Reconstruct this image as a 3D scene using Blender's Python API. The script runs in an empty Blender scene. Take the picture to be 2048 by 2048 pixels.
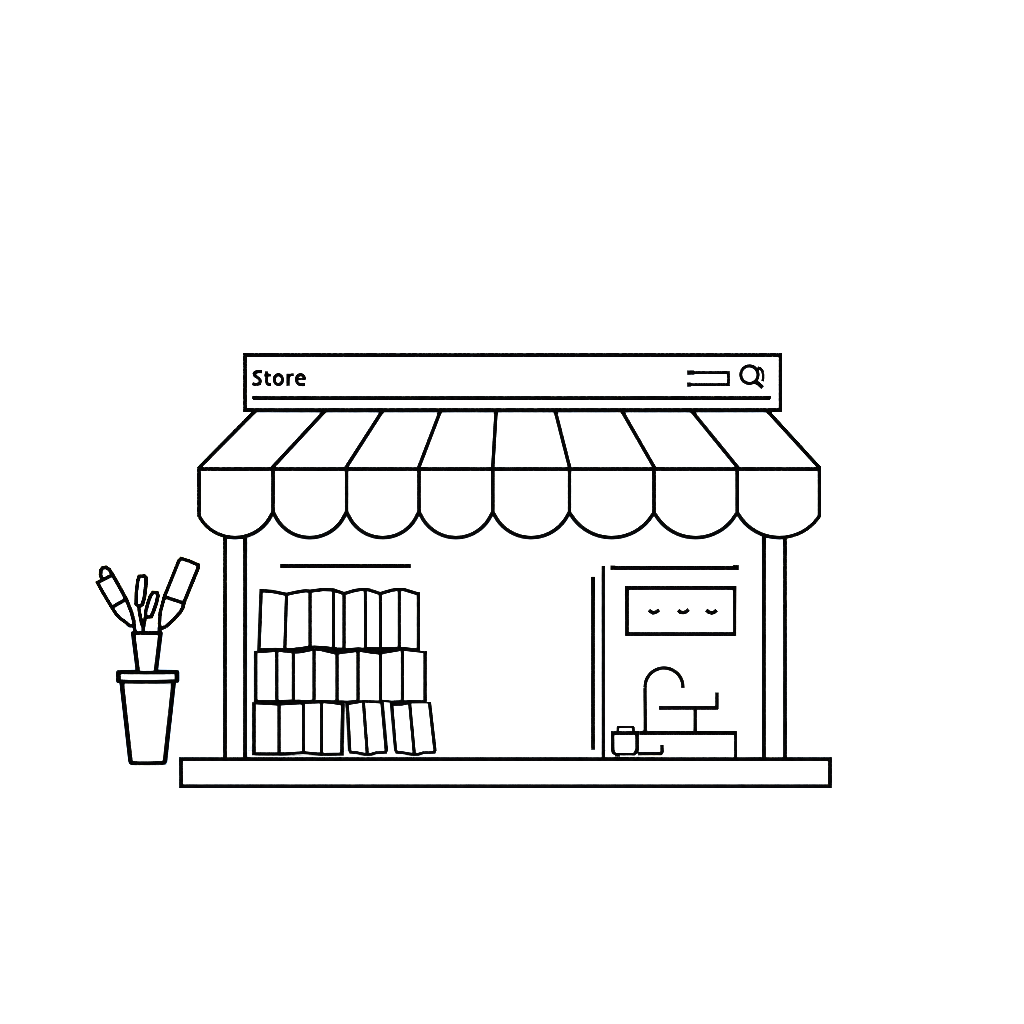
import bpy, math, random
from mathutils import Vector
S = bpy.context.scene
COL = S.collection

# ------------------------------------------------------------------ camera, sky, sun, exposure
D = 28.0          # metres from camera to the front of the platform
K = 2048 / 11.25  # photo pixels per metre on that front plane
CZ = 1.8          # eye height
BASE = 1577       # photo row where the platform meets the ground
cam_d = bpy.data.cameras.new('camera'); cam = bpy.data.objects.new('camera', cam_d); COL.objects.link(cam)
cam.location = (0, -D, CZ); cam.rotation_euler = (math.radians(90), 0, 0)
cam_d.sensor_width = 36; cam_d.lens = 36 * D / 11.25
cam_d.shift_y = ((BASE - 1024) / K - CZ) / 11.25
cam_d.clip_start = .1; cam_d.clip_end = 20000
S.camera = cam
w = bpy.data.worlds.new('World'); S.world = w; w.use_nodes = True
nt = w.node_tree; bg = nt.nodes['Background']
sky = nt.nodes.new('ShaderNodeTexSky'); sky.sky_type = 'NISHITA'; sky.sun_disc = False
EL, AZ = math.radians(22), math.radians(183)
sky.sun_elevation = EL; sky.sun_rotation = AZ; sky.dust_density = .6
nt.links.new(sky.outputs[0], bg.inputs[0]); bg.inputs[1].default_value = .15
sd = bpy.data.lights.new('sun', 'SUN'); sun = bpy.data.objects.new('sun', sd); COL.objects.link(sun)
sd.energy = 1.5; sd.angle = math.radians(10); sd.color = (1, .97, .93)
dirv = Vector((math.sin(AZ) * math.cos(EL), math.cos(AZ) * math.cos(EL), math.sin(EL)))
sun.rotation_euler = dirv.to_track_quat('Z', 'Y').to_euler(); sun.location = (-6, -14, 14)
S.view_settings.view_transform = 'Standard'; S.view_settings.look = 'None'
S.view_settings.exposure = 2.85; S.view_settings.gamma = 1
S.render.resolution_x = S.render.resolution_y = 1024
S.cycles.max_bounces = 12; S.cycles.diffuse_bounces = 8; S.cycles.filter_width = 1.0

# ------------------------------------------------------------------ materials
def mat(name, col, var, scale, rough, spec):
    m = bpy.data.materials.new(name); m.use_nodes = True
    n = m.node_tree.nodes; l = m.node_tree.links; b = n['Principled BSDF']
    no = n.new('ShaderNodeTexNoise'); no.inputs['Scale'].default_value = scale; no.inputs['Detail'].default_value = 6
    tc = n.new('ShaderNodeTexCoord'); l.new(tc.outputs['Object'], no.inputs['Vector'])
    r = n.new('ShaderNodeValToRGB')
    r.color_ramp.elements[0].position = .3; r.color_ramp.elements[1].position = .7
    r.color_ramp.elements[0].color = (col - var, col - var, col - var, 1)
    r.color_ramp.elements[1].color = (col, col, col, 1)
    l.new(no.outputs['Fac'], r.inputs[0]); l.new(r.outputs[0], b.inputs['Base Color'])
    b.inputs['Roughness'].default_value = rough; b.inputs['Specular IOR Level'].default_value = spec
    return m
INK = mat('black_paint', .0004, .0004, 20, 1, 0)
WHITE = mat('white_paint', .82, .03, 3, .8, .2)
CLOTH = mat('white_canvas', .80, .03, 40, .95, .1)
PAPER = mat('white_paper', .84, .03, 12, .9, .1)
CERAM = mat('white_ceramic', .82, .02, 6, .5, .3)
LEAF = mat('white_leaf', .80, .03, 15, .8, .2)
GROUND = mat('pale_ground', .80, .04, .6, .95, .1)

# ------------------------------------------------------------------ geometry helpers
def at(px, py, Y=0.0):
    s = (D + Y) / D
    return Vector(((px - 1024) / K * s, Y, CZ + ((BASE - py) / K - CZ) * s))
FLOOR = at(0, 1514, 0).z           # top of the platform
def row_of(z, Y):                  # photo row of a height at a depth
    s = (D + Y) / D
    return BASE - ((z - CZ) / s + CZ) * K
def sc(Y): return (D + Y) / D / K  # metres per photo pixel at a depth

W = 9.0  # width of the black edging, in photo pixels

def area(p): return sum(p[i][0]*p[(i+1) % len(p)][1] - p[(i+1) % len(p)][0]*p[i][1] for i in range(len(p))) / 2
def inset(p, ds):
    n = len(p); sg = 1 if area(p) > 0 else -1; out = []
    def edge(i):
        a = Vector(p[i]); b = Vector(p[(i+1) % n]); d = (b - a).normalized()
        nn = Vector((-d.y, d.x)) * sg
        return a + nn*ds[i], d, nn
    for i in range(n):
        a, d1, n1 = edge(i-1 if i else n-1); b, d2, n2 = edge(i)
        cr = d1.x*d2.y - d1.y*d2.x
        if abs(cr) < .35 and d1.dot(d2) > 0:
            dd = (ds[i-1 if i else n-1] + ds[i]) / 2
            m_ = (n1+n2).normalized(); out.append(tuple(Vector(p[i]) + m_*dd/m_.dot(n1)))
        else:
            t = ((b.x-a.x)*d2.y - (b.y-a.y)*d2.x) / cr
            out.append((a.x + d1.x*t, a.y + d1.y*t))
    return out

class MB:
    def __init__(s, m=WHITE): s.v = []; s.f = []; s.mi = []; s.sm = []; s.mats = [m, INK]
    def add(s, vs, fs, mi, sm=False):
        o = len(s.v); s.v += [Vector(v) for v in vs]
        for f in fs: s.f.append([i+o for i in f]); s.mi.append(mi); s.sm.append(sm)
    def prism(s, poly, Y, th, mi=0):                   # polygon in photo pixels, real depth Y (number or function), real thickness
        yf = Y if callable(Y) else (lambda a, b: Y)
        n = len(poly); fr = [at(a, b, yf(a, b)) for a, b in poly]
        if area(poly) > 0: fr = fr[::-1]
        bk = [v + Vector((0, th, 0)) for v in fr]
        s.add(fr + bk, [list(range(n)), list(range(2*n-1, n-1, -1))] + [[i, i+n, (i+1) % n + n, (i+1) % n][::-1] for i in range(n)][0:n], mi)
    def frame(s, poly, ws, Y, th=.03):
        if not isinstance(ws, (list, tuple)): ws = [ws]*len(poly)
        inn = inset(poly, ws); n = len(poly)
        for i in range(n):
            if ws[i] > .01:
                j = (i+1) % n
                s.prism([poly[i], poly[j], inn[j], inn[i]], Y, th, 1)
    def panel(s, poly, ws, Y, th):                     # white slab with black edging round its front
        if not isinstance(ws, (list, tuple)): ws = [ws]*len(poly)
        yf = Y if callable(Y) else (lambda a, b: Y)
        s.prism(inset(poly, [min(1.2, q) for q in ws]), lambda a, b: yf(a, b) + .008, th - .008, 0)
        s.frame(poly, ws, Y, min(.03, th * .6))
    def stroke(s, pts, wd, Y, th=.03, closed=False):
        n = len(pts); P = [Vector(p) for p in pts]; L = []; R = []
        for i in range(n):
            a = P[i-1] if (i or closed) else None; b = P[(i+1) % n] if (i < n-1 or closed) else None
            d1 = (P[i]-a).normalized() if a is not None else None
            d2 = (b-P[i]).normalized() if b is not None else None
            if d1 is None: d1 = d2
            if d2 is None: d2 = d1
            t = (d1+d2).normalized(); c = max(.5, t.dot(d1)); nn = Vector((-t.y, t.x)) * (wd/2/c)
            L.append(tuple(P[i]+nn)); R.append(tuple(P[i]-nn))
        for i in range(n if closed else n-1):
            j = (i+1) % n
            s.prism([L[i], L[j], R[j], R[i]], Y, th, 1)
    def box(s, a, b, mi=0):
        x0, y0, z0 = a; x1, y1, z1 = b
        s.add([(x0,y0,z0),(x1,y0,z0),(x1,y1,z0),(x0,y1,z0),(x0,y0,z1),(x1,y0,z1),(x1,y1,z1),(x0,y1,z1)],
              [(0,3,2,1),(4,5,6,7),(0,1,5,4),(1,2,6,5),(2,3,7,6),(3,0,4,7)], mi)
    def lathe(s, c, prof, mi=0, n=64, cap=True):
        vs = []; fs = []
        for r, z in prof:
            for k in range(n):
                a = 2*math.pi*k/n; vs.append((c[0]+r*math.cos(a), c[1]+r*math.sin(a), z))
        for i in range(len(prof)-1):
            for k in range(n):
                fs.append((i*n+k, i*n+(k+1) % n, (i+1)*n+(k+1) % n, (i+1)*n+k))
        if cap: fs += [tuple(range(n))[::-1], tuple(range((len(prof)-1)*n, len(prof)*n))]
        s.add(vs, fs, mi, True)
    def tube(s, pts, r, mi=1, n=12, closed=False):
        P = [Vector(p) for p in pts]; m = len(P); vs = []; fs = []
        for i in range(m):
            a = P[i-1] if (i or closed) else P[i]; b = P[(i+1) % m] if (i < m-1 or closed) else P[i]
            t = (b-a).normalized(); u = t.cross(Vector((0, 1, 0)))
            if u.length < .3: u = t.cross(Vector((0, 0, 1)))
            u.normalize(); v = t.cross(u)
            for k in range(n):
                q = 2*math.pi*k/n; vs.append(P[i] + (u*math.cos(q) + v*math.sin(q))*r)
        for i in range(m if closed else m-1):
            j = (i+1) % m
            for k in range(n): fs.append((i*n+k, i*n+(k+1) % n, j*n+(k+1) % n, j*n+k))
        if not closed: fs += [tuple(range(n)), tuple(range((m-1)*n, m*n))]
        s.add(vs, fs, mi, True)
    def ring(s, c, R, z, r):
        s.tube([(c[0]+R*math.cos(2*math.pi*k/64), c[1]+R*math.sin(2*math.pi*k/64), z) for k in range(64)], r, 1, 10, True)
    def build(s, name, parent=None, loc=None):
        root = parent
        while root is not None and root.parent is not None: root = root.parent
        off = root.location.copy() if root is not None else Vector(loc or (0, 0, 0))
        me = bpy.data.meshes.new(name); me.from_pydata([v-off for v in s.v], [], s.f)
        for m in s.mats: me.materials.append(m)
        me.polygons.foreach_set('material_index', s.mi); me.polygons.foreach_set('use_smooth', s.sm)
        me.update()
        if 1:
            import bmesh
            bm = bmesh.new(); bm.from_mesh(me); bmesh.ops.recalc_face_normals(bm, faces=bm.faces); bm.to_mesh(me); bm.free()
        o = bpy.data.objects.new(name, me); COL.objects.link(o)
        if parent is not None: o.parent = parent
        else: o.location = off
        return o
def tag(o, label=None, cat=None, group=None, kind=None):
    if label: o['label'] = label
    if cat: o['category'] = cat
    if group: o['group'] = group
    if kind: o['kind'] = kind
    return o
def thing(name, loc, label, cat, group=None):
    o = bpy.data.objects.new(name, None); COL.objects.link(o); o.location = loc; o.empty_display_size = .2
    return tag(o, label, cat, group)
def rect(x0, y0, x1, y1): return [(x0, y0), (x1, y0), (x1, y1), (x0, y1)]   # edges: top, right, bottom, left
H = W/2

# ------------------------------------------------------------------ ground: level in front, rising gently beside the shop
POT_Y = 1.5; GZ = .1755
def gz(y):
    t = min(1, max(0, (y - .1) / (POT_Y - .5))); return GZ * t*t*(3-2*t)
ys = [-400, -60, -28, -10, -3, -1] + [.1 + .1*i for i in range(12)] + [2, 6, 40, 400, 6000]
xs = [-3000, -200, -30, -8, -4, 0, 4, 8, 30, 200, 3000]
g = MB(GROUND)
vs = [(x, y, gz(y)) for y in ys for x in xs]; n = len(xs)
g.add(vs, [(j*n+i, j*n+i+1, (j+1)*n+i+1, (j+1)*n+i) for j in range(len(ys)-1) for i in range(n-1)], 0, True)
tag(g.build('ground'), kind='structure')

# ------------------------------------------------------------------ shop building
shop = thing('store_building', (at(1011, 0).x, .8, 0),
             'small white open-fronted shop on a long low platform with a slim post at each end', 'building')
BACK = 1.56; PY = .02
# platform
b = MB(WHITE)
b.panel(rect(362-H, 1514, 1660+H, 1577), [W, W, W, W], 0, BACK + .25)
b.build('platform', shop)
# back wall, side walls, roof, fascia
x0, x1 = at(450, 0, PY).x, at(1570, 0, PY).x
ztop = at(0, 900, .6).z
b = MB(WHITE); b.box((x0+.002, BACK, FLOOR), (x1-.002, BACK+.1, ztop)); b.build('back_wall', shop)
for xa, xb in ((x0-.03, x0), (x1, x1+.03)):
    b = MB(WHITE); b.box((xa, .25, FLOOR), (xb, BACK+.1, ztop)); b.build('side_wall', shop)
b = MB(WHITE); b.box((x0-.03, .25, ztop+.002), (x1+.03, BACK+.12, ztop+.08)); b.build('roof', shop)
b = MB(WHITE); b.box((at(505, 0, .5).x, .56, ztop+.082), (at(1545, 0, .5).x, .66, at(0, 716, .56).z)); b.build('fascia', shop)
# posts
for a, c in ((450, 490), (1528, 1570)):
    b = MB(WHITE); b.panel(rect(a-H, 985, c+H, row_of(FLOOR, PY)), [0, W, 0, W], PY, .16); b.build('post', shop)
# partition with a black front edge
b = MB(WHITE); px = 1207
b.box((at(px-1.5, 0, .1).x, .1, FLOOR), (at(px+1.5, 0, .1).x, BACK-.002, at(0, 1134, .1).z))
part = b.build('partition', shop)
b = MB(WHITE); b.prism(rect(px-4, 1131, px+4, row_of(FLOOR, .02)), .02, .078, 1); b.build('edge_strip', part)
# black strips on the back wall
def strip(x0_, y0_, x1_, y1_, name, ends=False):
    b = MB(WHITE); b.prism(rect(x0_, y0_, x1_, y1_), BACK-.02, .018, 1)
    if ends:
        b.prism(rect(x0_-1.5, y0_-1, x0_+9, y1_-.5), BACK-.024, .02, 1); b.prism(rect(x1_-12, y0_-2, x1_, y1_-1), BACK-.024, .02, 1)
    return b.build(name, shop)
tag(strip(560, 1132-H, 822, 1132+H, 'wall_rail'), 'long black rail on the wall above the books')
tag(strip(1222, 1136-H, 1478, 1136+H, 'wall_rail', True), 'black rail on the wall above the hook board')
tag(strip(1186-H, 1153, 1186+H, min(1500.5, row_of(FLOOR, BACK)), 'door_trim'), 'upright black strip beside the partition')

# ------------------------------------------------------------------ awning
AY0, AY1 = -.35, .45
tx = [508, 648, 763.5, 880, 992, 1111, 1245, 1385, 1537]
bx = [398, 546, 693, 838, 985.6, 1139, 1308, 1474.5, 1639]
YT, YB = 824, 938
def slope(px, py): return AY0 + (YB-py)/(YB-YT)*(AY1-AY0)
aw = thing('awning', (at(1018, 0, AY0).x, 0, at(0, 1075, AY0).z),
           'wide white striped awning with a scalloped edge sloping out below the sign board', 'awning')
def ext(i, y):   # seam position at a row, a little past the top so that it tucks in behind the sign
    t = (YB-y)/(YB-YT); return bx[i] + (tx[i]-bx[i])*t
TOP = 817
for i in range(8):
    b = MB(CLOTH)
    p = [(ext(i, TOP) - (H+1.5 if i == 0 else 0), TOP), (ext(i+1, TOP) + (H+1.5 if i == 7 else 0), TOP),
         (bx[i+1] + (H if i == 7 else 0), YB-H), (bx[i] - (H if i == 0 else 0), YB-H)]
    b.panel(p, [0, W if i == 7 else H, 0, W if i == 0 else H], slope, .03)
    b.build('canopy_panel', aw)
SY = 1033; SB = 1075
for i in range(8):
    a, c = bx[i], bx[i+1]; ch = (c-a)/2; sag = SB+H-SY; R = (ch*ch+sag*sag)/(2*sag); cx = (a+c)/2; cy = SY+sag-R
    la, rc = a - (H if i == 0 else 0), c + (H if i == 7 else 0)
    N = 20; th0 = math.asin(min(1, ch/R))
    arc = [(cx + R*math.sin(th0 - 2*th0*k/N), cy + R*math.cos(th0 - 2*th0*k/N)) for k in range(N+1)]
    arc = [((x-cx)*((rc-la)/2/ch)+(la+rc)/2, y) for x, y in arc]
    p = [(la, YB-H), (rc, YB-H)] + arc
    ws = [W, W if i == 7 else H] + [W]*N + [W if i == 0 else H]
    b = MB(CLOTH); b.panel(p, ws, AY0, .02); b.build('valance_flap', aw)
# closed ends of the awning
for i, s_ in ((0, 1), (8, -1)):
    b = MB(CLOTH); fc = at(bx[i]+4*s_, YB, AY0+.03); tp = at(tx[i]+6*s_, YT+4, AY1); bk = Vector((fc.x, AY1, fc.z)); dx = Vector((.02*s_, 0, -.002))
    lo1, lo2 = Vector((fc.x, AY0+.03, at(0, SY, AY0).z)), Vector((fc.x, AY1, at(0, SY, AY0).z))
    b.add([fc, tp, bk, fc+dx, tp+dx, bk+dx], [(0,1,2), (5,4,3), (0,3,4,1), (1,4,5,2), (2,5,3,0)], 0)
    b.add([fc, bk, lo2, lo1, fc+dx, bk+dx, lo2+dx, lo1+dx], [(0,1,2,3), (7,6,5,4), (0,4,5,1), (1,5,6,2), (2,6,7,3), (3,7,4,0)], 0)
    b.build('end_panel', aw)

# ------------------------------------------------------------------ sign board
SGY = .38
sg = thing('sign_board', (at(1025, 0, SGY).x, SGY, at(0, 820, SGY).z),
           'long white sign board reading Store above the awning, with a black border and search icon', 'sign')
b = MB(WHITE); b.panel(rect(490-H, 710-H, 1561+H, 820+H), [W, W, W, W], SGY, .06); b.build('panel', sg)
FY = SGY - .012; FT = .021
def q5(l): return [(470+x/8.78, 690+y/8.78) for x, y in l]
def q6(l): return [(1350+x/8.4, 690+y/8.4) for x, y in l]
b = MB(WHITE)
def ell(cx, cy, rx, ry, a0, a1, n=24): return [(cx+rx*math.cos(math.radians(a0+(a1-a0)*k/n)), cy-ry*math.sin(math.radians(a0+(a1-a0)*k/n))) for k in range(n+1)]
b.stroke(q5([(476,465),(395,464),(352,476),(334,500),(345,535),(395,568),(430,595),(444,635),(428,675),(385,690),(340,688),(297,672)]), 7.7, FY, FT)
b.stroke(q5([(554,456),(554,640),(563,675),(590,690),(634,690)]), 7.6, FY, FT)
b.stroke(q5([(508,525),(634,525)]), 6.6, FY, FT)
b.stroke(q5(ell(760,605,72,87,0,360))[:-1], 7.7, FY, FT, True)
b.stroke(q5([(930,494),(930,720)]), 7.8, FY, FT)
b.stroke(q5([(935,570),(955,535),(985,520),(1036,515)]), 6.4, FY, FT)
b.stroke(q5([(1085,596),(1240,596)]), 4.6, FY, FT)
b.stroke(q5(ell(1150,605,72,87,-2,265)+[(1180,692),(1232,691)]), 7.7, FY, FT)
b.build('lettering', sg)
b = MB(WHITE); b.prism(rect(505, 796-H, 1541, 796+H), FY, FT, 1)
b.prism(rect(503.5, 790.5, 516, 798), FY-.002, FT, 1); b.prism(rect(1534, 790.5, 1542.5, 798), FY-.002, FT, 1)
b.build('underline', sg)
b = MB(WHITE)
b.stroke([(1374, 745), (1457, 745), (1457, 769), (1374, 769)], 6.8, FY, FT)
for yy, xe in ((745, 1391), (769, 1384)): b.prism(rect(1374, yy-5, xe-2, yy+4.6), FY-.002, FT, 1)
b.build('menu_bracket', sg)
ic = MB(WHITE)
ic.stroke(ell(1499, 749, 17.3, 17.6, 0, 360)[:-1], 7.6, FY, FT, True)
ic.stroke(q6([(1330,612),(1395,640),(1478,716)]), 9, FY-.002, FT)
ic.stroke(q6([(1385,375),(1435,392),(1468,428),(1482,490),(1482,560),(1472,610)]), 6.6, FY, FT)
ic.build('search_icon', sg)

# ------------------------------------------------------------------ books
BY = .22; BT = .26
W_KEEP = W; W = 8.3; H = W/2      # the books are edged a little thinner
def q2(l): return [(480+x/4.6, 1110+y/4.6) for x, y in l]
def interp(l, x):
    if x <= l[0][0]: return l[0][1]
    for (a, b_), (c, d) in zip(l, l[1:]):
        if x <= c: return b_ + (d-b_)*(x-a)/(c-a)
    return l[-1][1]
t1 = q2([(195,328),(300,336),(428,362),(500,345),(605,328),(645,333),(760,318),(850,317),(957,355),(1040,330),(1110,317),(1180,318),(1292,355),(1390,325),(1440,317),(1510,318),(1642,358)])
b1 = q2([(175,868),(410,872),(520,865),(645,848),(750,850),(860,860),(957,870),(1153,866),(1200,860),(1292,860),(1467,860),(1642,873)])
t2 = q2([(145,893),(338,872),(490,893),(560,890),(685,863),(760,872),(890,905),(960,893),(1088,872),(1200,893),(1292,905),(1400,880),(1493,865),(1702,888)])
b2 = [(500, 1403), (600, 1402.5), (680, 1404), (880, 1403.5)]
t3 = q2([(130,1358),(220,1362),(360,1374),(540,1358),(583,1362),(750,1344),(860,1358),(943,1370),(985,1370),(1090,1348),(1135,1340),(1300,1352),(1395,1375),(1490,1374),(1560,1350),(1742,1350)])
b3 = q2([(130,1826),(420,1826),(583,1815),(750,1832),(930,1828)])
i12 = lambda x: (interp(b1, x)+interp(t2, x))/2
i23 = lambda x: (interp(b2, x)+interp(t3, x))/2
def spaced(l):
    out = []
    for x in sorted(l):
        if not out or x - out[-1] > 2: out.append(x)
    return out
v12 = spaced([p[0] for p in b1+t2]); v23 = spaced([p[0] for p in b2+t3])
def book(top, bot, wl, wr, topf, botf, label, words='books stacked in three rows inside the shop'):
    # top/bot: left-right polylines of outer contour; widths of edging
    p = top + bot[::-1]; n = len(p); nt_ = len(top); ws = []
    for i in range(n):
        if i < nt_-1: ws.append(topf((p[i][0]+p[i+1][0])/2))
        elif i == nt_-1: ws.append(wr)
        elif i < n-1: ws.append(botf((p[i][0]+p[i+1][0])/2))
        else: ws.append(wl)
    b = MB(PAPER); b.panel(p, ws, BY, BT)
    cx = sum(q[0] for q in bot)/len(bot); cy = max(q[1] for q in bot)
    o = b.build('book', None, at(cx, cy, BY) + Vector((0, BT/2, 0)))
    return tag(o, label, 'book', words)
def poly(fn, a, c, verts): return [(a, fn(a))] + [(x, fn(x)) for x in verts if a+3 < x < c-3] + [(c, fn(c))]
ORD = ['leftmost', 'second from the left', 'third from the left', 'fourth from the left', 'fourth from the right', 'third from the right', 'second from the right', 'rightmost']
L1 = ['wide tilted white book, {} in the top row', 'wide white book with rising top, {} in the top row',
      'wide white book with nearly flat top, {} in the top row', 'narrowest white book, {} in the top row',
      'white book with rising top, {} in the top row', 'narrow white book with falling top, {} in the top row',
      'narrow white book with rising top, {} in the top row', 'upright white book at the end of the stack, {} in the top row']
L2 = ['upright white book by the left post, {} in the middle row', 'narrowest white book, {} in the middle row', 'upright white book with a rising top, {} in the middle row',
      'plain upright white book, {} in the middle row', 'plain upright white book, {} in the middle row', 'plain upright white book, {} in the middle row',
      'plain upright white book, {} in the middle row', 'wide upright white book at the open end, {} in the middle row']
L3 = ['wide upright white book on the platform, {} in the bottom row', 'wide upright white book on the platform, {} in the bottom row', 'narrow upright white book, {} in the bottom row',
      'upright white book just before the leaning pairs, {} in the bottom row', 'leaning white book, left one of the first leaning pair, in the bottom row',
      'leaning white book, right one of the first leaning pair, in the bottom row', 'leaning white book, left one of the last leaning pair, in the bottom row',
      'leaning white book at the far right end of the bottom row']
row1 = [(522.5, 518), (573, 569.5), (620, 620), (667, 667), (688, 688), (730.5, 731), (760.5, 761), (798.5, 798.5), (836.5, 836.5)]
for i in range(8):
    (ta, ba), (tc, bc) = row1[i], row1[i+1]
    e0, e1 = (H if i == 0 else 0), (H if i == 7 else 0)
    top = [(x, y-H) for x, y in poly(lambda x: interp(t1, x), ta-e0, tc+e1, spaced([p[0] for p in t1]))]
    bot = poly(i12, ba-e0, bc+e1, v12)
    book(top, bot, W if i == 0 else H, W if i == 7 else H, lambda x: W, lambda x: max(2, i12(x)-interp(b1, x)+H), L1[i].format(ORD[i]))
row2 = [511.5, 553.5, 586.5, 628, 674, 716, 761, 804.6, 850]
for i in range(8):
    a, c = row2[i]-(H if i == 0 else 0), row2[i+1]+(H if i == 7 else 0)
    book(poly(i12, a, c, v12), poly(i23, a, c, v23), W if i == 0 else H, W if i == 7 else H,
         lambda x: max(2, interp(t2, x)+H-i12(x)), lambda x: max(2, i23(x)-interp(b2, x)+H), L2[i].format(ORD[i]))
lowest = row_of(FLOOR, BY)
row3 = [(508, 508), (558, 558), (606.7, 606.7), (643, 643), (685, 683.3)]
for i in range(4):
    (ta, ba), (tc, bc) = row3[i], row3[i+1]
    e0, e1 = (H if i == 0 else 0), (H if i == 3 else 0)
    bot = [(x, min(lowest, y+H)) for x, y in poly(lambda x: interp(b3, x), ba-e0, bc+e1, spaced([p[0] for p in b3]))]
    book(poly(i23, ta-e0, tc+e1, v23), bot, W if i == 0 else H, W if i == 3 else H,
         lambda x: max(2, interp(t3, x)+H-i23(x)), lambda x: W-1, L3[i].format(ORD[i]))
pairs = [[(694.5, 700), (726.7, 734.8), (763.7, 772.4)], [(783, 792), (819, 829), (858.7, 869.8)]]
k = 4
for pr in pairs:
    mid = pr[1][1]
    for j in range(2):
        (ta, ba), (tc, bc) = pr[j], pr[j+1]
        e0, e1 = (H if j == 0 else 0), (H if j == 1 else 0)
        if j == 0: bot = [(ba-e0-.5, 1500), (ba-e0+3, 1508), (ba+14, 1509), (bc-6, lowest), (bc, lowest)]
        else: bot = [(ba, lowest), (ba+8, lowest), (ba+18, 1509), (bc+e1-3, 1508), (bc+e1, 1501)]
        book(poly(i23, ta-e0, tc+e1, v23), bot, W if j == 0 else H, W if j == 1 else H,
             lambda x: max(2, interp(t3, x)+H-i23(x)), lambda x: W-1, L3[k]); k += 1

W = W_KEEP; H = W/2
# ------------------------------------------------------------------ hook board on the back wall
HB = BACK - .04
hb = thing('hook_board', at(1361, 1268, HB), 'white rectangular board with three small black hooks on the back wall above the counter', 'hook board')
b = MB(WHITE); b.panel(rect(1254-H, 1176-H, 1469+H, 1268+H), [W, W-.6, W, W], HB, .038); b.build('board', hb)
for pts in ([(573,492),(590,507),(612,520),(638,512),(670,492)], [(836,492),(858,514),(885,517),(908,510),(934,488)], [(1088,492),(1110,511),(1140,521),(1164,512),(1186,493)]):
    b = MB(WHITE); c = [(1170+x/4.493, 1110+y/4.493) for x, y in pts]
    b.stroke(c, 8.4, HB-.02, .03); b.build('hook', hb)

# ------------------------------------------------------------------ counter, lamp, tray stand, jar
CY = .03; CT = .5
ct = thing('counter', at(1374, row_of(FLOOR, CY), CY) + Vector((0, CT/2, 0)), 'low white counter at the right end of the shop front, beside the lidded jar', 'counter')
fl = row_of(FLOOR, CY)
b = MB(WHITE); b.panel(rect(1278.9, 1466-H, 1471+H-.5, fl), [W, W-1.5, 0, 0], CY, CT); b.build('cabinet', ct)
b = MB(WHITE); b.stroke([(1276, 1507), (1322, 1507), (1324.5, 1503), (1324, 1489.5)], 8, CY-.03, .036)
tag(b.build('bracket', ct), 'small black hooked rail low on the front of the counter')
ctop = at(0, 1466-H, CY).z
LY = CY + .035
lm = thing('gooseneck_lamp', (at(1290, 0, LY).x, LY, ctop), 'tall black lamp with a bare arched neck standing on the counter', 'lamp')
r = 4.2*sc(LY)
pts = [at(1290.5, row_of(ctop, LY), LY), at(1290, 1375, LY)] + [at(x, y, LY) for x, y in ell(1328, 1374, 38, 38, 165, 12, 28)] + [at(1366, 1376.5, LY)]
b = MB(WHITE); b.tube(pts[:2], r); b.build('stem', lm)
b = MB(WHITE); b.tube(pts[1:], r+.001); b.build('neck', lm)
b = MB(WHITE); b.lathe((at(1290, 0, LY).x, LY), [(.03, ctop+.001), (.03, ctop+.008), (.02, ctop+.012)], 1); b.build('base', lm)
TY = CY + .025
ts = thing('tray_stand', (at(1390, 0, TY).x, TY, ctop), 'black flat tray on one upright with its right end turned up, standing on the counter', 'stand')
b = MB(WHITE); b.prism([(1318, 1416-H), (1430.8, 1416-H), (1430.8, 1384.5), (1438.2, 1384.5), (1438.2, 1417.5), (1436.5, 1416+H), (1318, 1416+H)], TY-.04, .08, 1); b.build('tray', ts)
b = MB(WHITE); b.prism(rect(1386.4, 1416+H, 1394.7, row_of(ctop, TY)), TY-.012, .024, 1); b.build('upright', ts)
JY = .07; JT = .2
fj = row_of(FLOOR, JY)
jr = thing('lidded_jar', at(1250, fj, JY) + Vector((0, JT/2, 0)), 'small white jar with rounded base and flat lid between the partition and the counter', 'jar')
jl, jt, jrr = 1225.5-H, 1466-H, 1274+H
body = [(jl, jt), (jrr, jt), (jrr, jt+12), (jrr, 1500), (jrr-3, 1507), (jrr-9, 1511.5), (jl+9, 1511.5), (jl+2.5, 1508), (jl, 1501)]
b = MB(CERAM); b.panel(body, [W, W, W-.5, W, W-1.5, W-2.5, W-1.5, W, W-.3], JY, JT); b.build('body', jr)
b = MB(CERAM); b.panel([(1232.5, jt+1), (1232.5, 1453.5), (1235, 1451), (1268, 1451), (1270.5, 1455), (1270.5, jt+1)], [6.5, 5, 6, 5, 7.5, 0], JY, JT*.8); b.build('lid', jr)
b = MB(CERAM); b.prism(rect(1230, 1510, 1240, fj), JY-.03, .04, 1); b.build('foot', jr)

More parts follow.
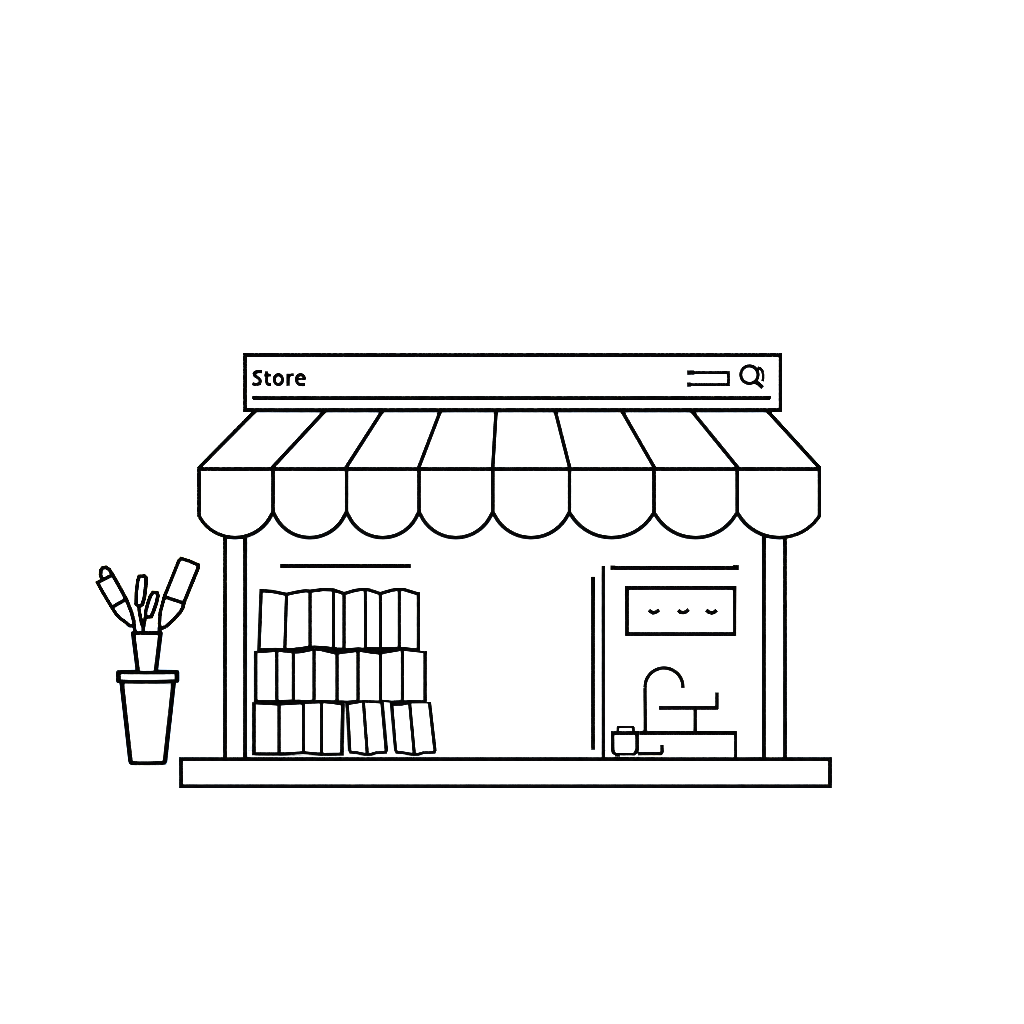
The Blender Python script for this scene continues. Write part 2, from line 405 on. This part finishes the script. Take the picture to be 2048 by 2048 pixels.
# ------------------------------------------------------------------ potted plant
c0 = at(295.5, 0, POT_Y); C = (c0.x, POT_Y)
pl = thing('potted_plant', (C[0], POT_Y, GZ), 'white potted plant with thick upright leaves in two stacked tapering pots left of the shop', 'plant')
m = sc(POT_Y); lr = H*m; ZZ = lambda py: at(0, py, POT_Y).z
ANG = math.atan2(C[0], D+POT_Y)
def ribs(b, c, prof):      # raised black bands down the two sides of a round pot
    for s_ in (1, -1):
        vs = []; N = 8; fs = []
        for r_, z in prof:
            ro = r_ + lr; ri = r_ - .004; ph = math.acos(max(-1, 1 - 1.6*lr/ro))
            row = [(ro, -.15 + (ph+.15)*k/N) for k in range(N+1)] + [(ri, ph - (ph+.15)*k/N) for k in range(N+1)]
            for q, a in row:
                x = q*math.cos(a)*s_; y = -q*math.sin(a)
                vs.append((c[0] + x*math.cos(ANG) - y*math.sin(ANG)*-1, c[1] - x*math.sin(ANG)*1 + y*math.cos(ANG), z))
        m_ = 2*N+2
        for i in range(len(prof)-1):
            for k in range(m_): fs.append((i*m_+k, i*m_+(k+1) % m_, (i+1)*m_+(k+1) % m_, (i+1)*m_+k))
        fs += [tuple(range(m_)), tuple(range((len(prof)-1)*m_, len(prof)*m_))]
        b.add(vs, fs, 1)
rb, rt = 35.2*m, 52.5*m
prof = [(rb-.024, GZ+.006), (rb-.002, GZ+.04), (rt, ZZ(1364))]
b = MB(CERAM); b.lathe(C, [(rb-.03, GZ+.001)]+prof); ribs(b, C, prof)
b.ring(C, rb-.006, GZ+lr*.9+.010, lr); b.ring(C, rb*.7, GZ+lr*.9-.001, lr); b.build('pot', pl)
rr = 59*m
b = MB(CERAM); b.lathe(C, [(rr, ZZ(1362)), (rr, ZZ(1344))]); b.ring(C, rr, ZZ(1344), lr); b.ring(C, rr, ZZ(1362), lr)
ribs(b, C, [(rr, ZZ(1362)), (rr, ZZ(1344))]); b.build('rim', pl)
C2 = (at(293.7, 0, POT_Y).x, POT_Y)
prof = [(18.6*m, ZZ(1341)), (28*m, ZZ(1266))]
b = MB(CERAM); b.lathe(C2, prof); ribs(b, C2, prof); b.ring(C2, 28*m, ZZ(1266), lr); b.build('inner_pot', pl)
def q1(l): return [(180+x/4.2, 1090+y/4.2) for x, y in l]
PF = POT_Y - .03; LT = .09
def leaf(outline, bands, label=None, wd=W-.4, Y=PF, th=LT):
    b = MB(LEAF); b.prism(outline, Y+.012, th, 0); b.stroke(outline, wd, Y, .04, True)
    for s_ in bands: b.stroke(s_, wd, Y-.002, .03)
    o = b.build('leaf', pl)
    if label: o['label'] = label
    return o
leaf(q1([(62,315),(105,395),(150,470),(188,533),(222,585),(255,618),(300,650),(332,678),(365,680),(366,640),(345,560),(302,455),(245,350),(188,250)]),
     [q1([(188,520),(296,458)]), q1([(100,292),(86,250),(88,212),(105,190),(132,186),(160,205),(186,250)])],
     'banded leaf leaning left with a rounded tip', Y=PF-.02)
b = MB(LEAF); b.prism(q1([(97,290),(86,250),(88,212),(105,190),(132,186),(160,205),(186,250)]), PF+.01, LT-.02, 0)
b.build('leaf_tip', pl)
leaf(q1([(412,262),(400,300),(388,400),(386,498),(412,518),(438,500),(455,440),(468,330),(470,275),(455,260)]), [], 'slim upright leaf in the middle')
leaf(q1([(528,397),(505,430),(485,490),(466,560),(466,602),(490,605),(512,603),(530,560),(555,490),(569,425),(560,398)]), [], 'small slim leaf tilting right', Y=PF+.05)
leaf(q1([(765,112),(835,135),(905,165),(906,195),(850,330),(790,478),(776,530),(755,566),(700,627),(640,682),(590,705),(582,660),(588,570),(625,430),(690,270),(745,132)]),
     [q1([(628,435),(785,487)])], 'large banded leaf leaning right with a square tip', Y=PF-.02)
b = MB(LEAF)
b.stroke(q1([(406,515),(416,580),(430,655),(445,690),(446,745)]), 8, PF, .04)
b.stroke(q1([(466,590),(455,650),(447,690)]), 8, PF+.002, .04)
b.build('stem', pl)
b = MB(LEAF); b.stroke(q1([(366,670),(374,715),(392,745)]), 7.6, PF, .04); b.build('stem', pl)
b = MB(LEAF); b.stroke(q1([(583,690),(583,745)]), W, PF, .04); b.build('stem', pl)
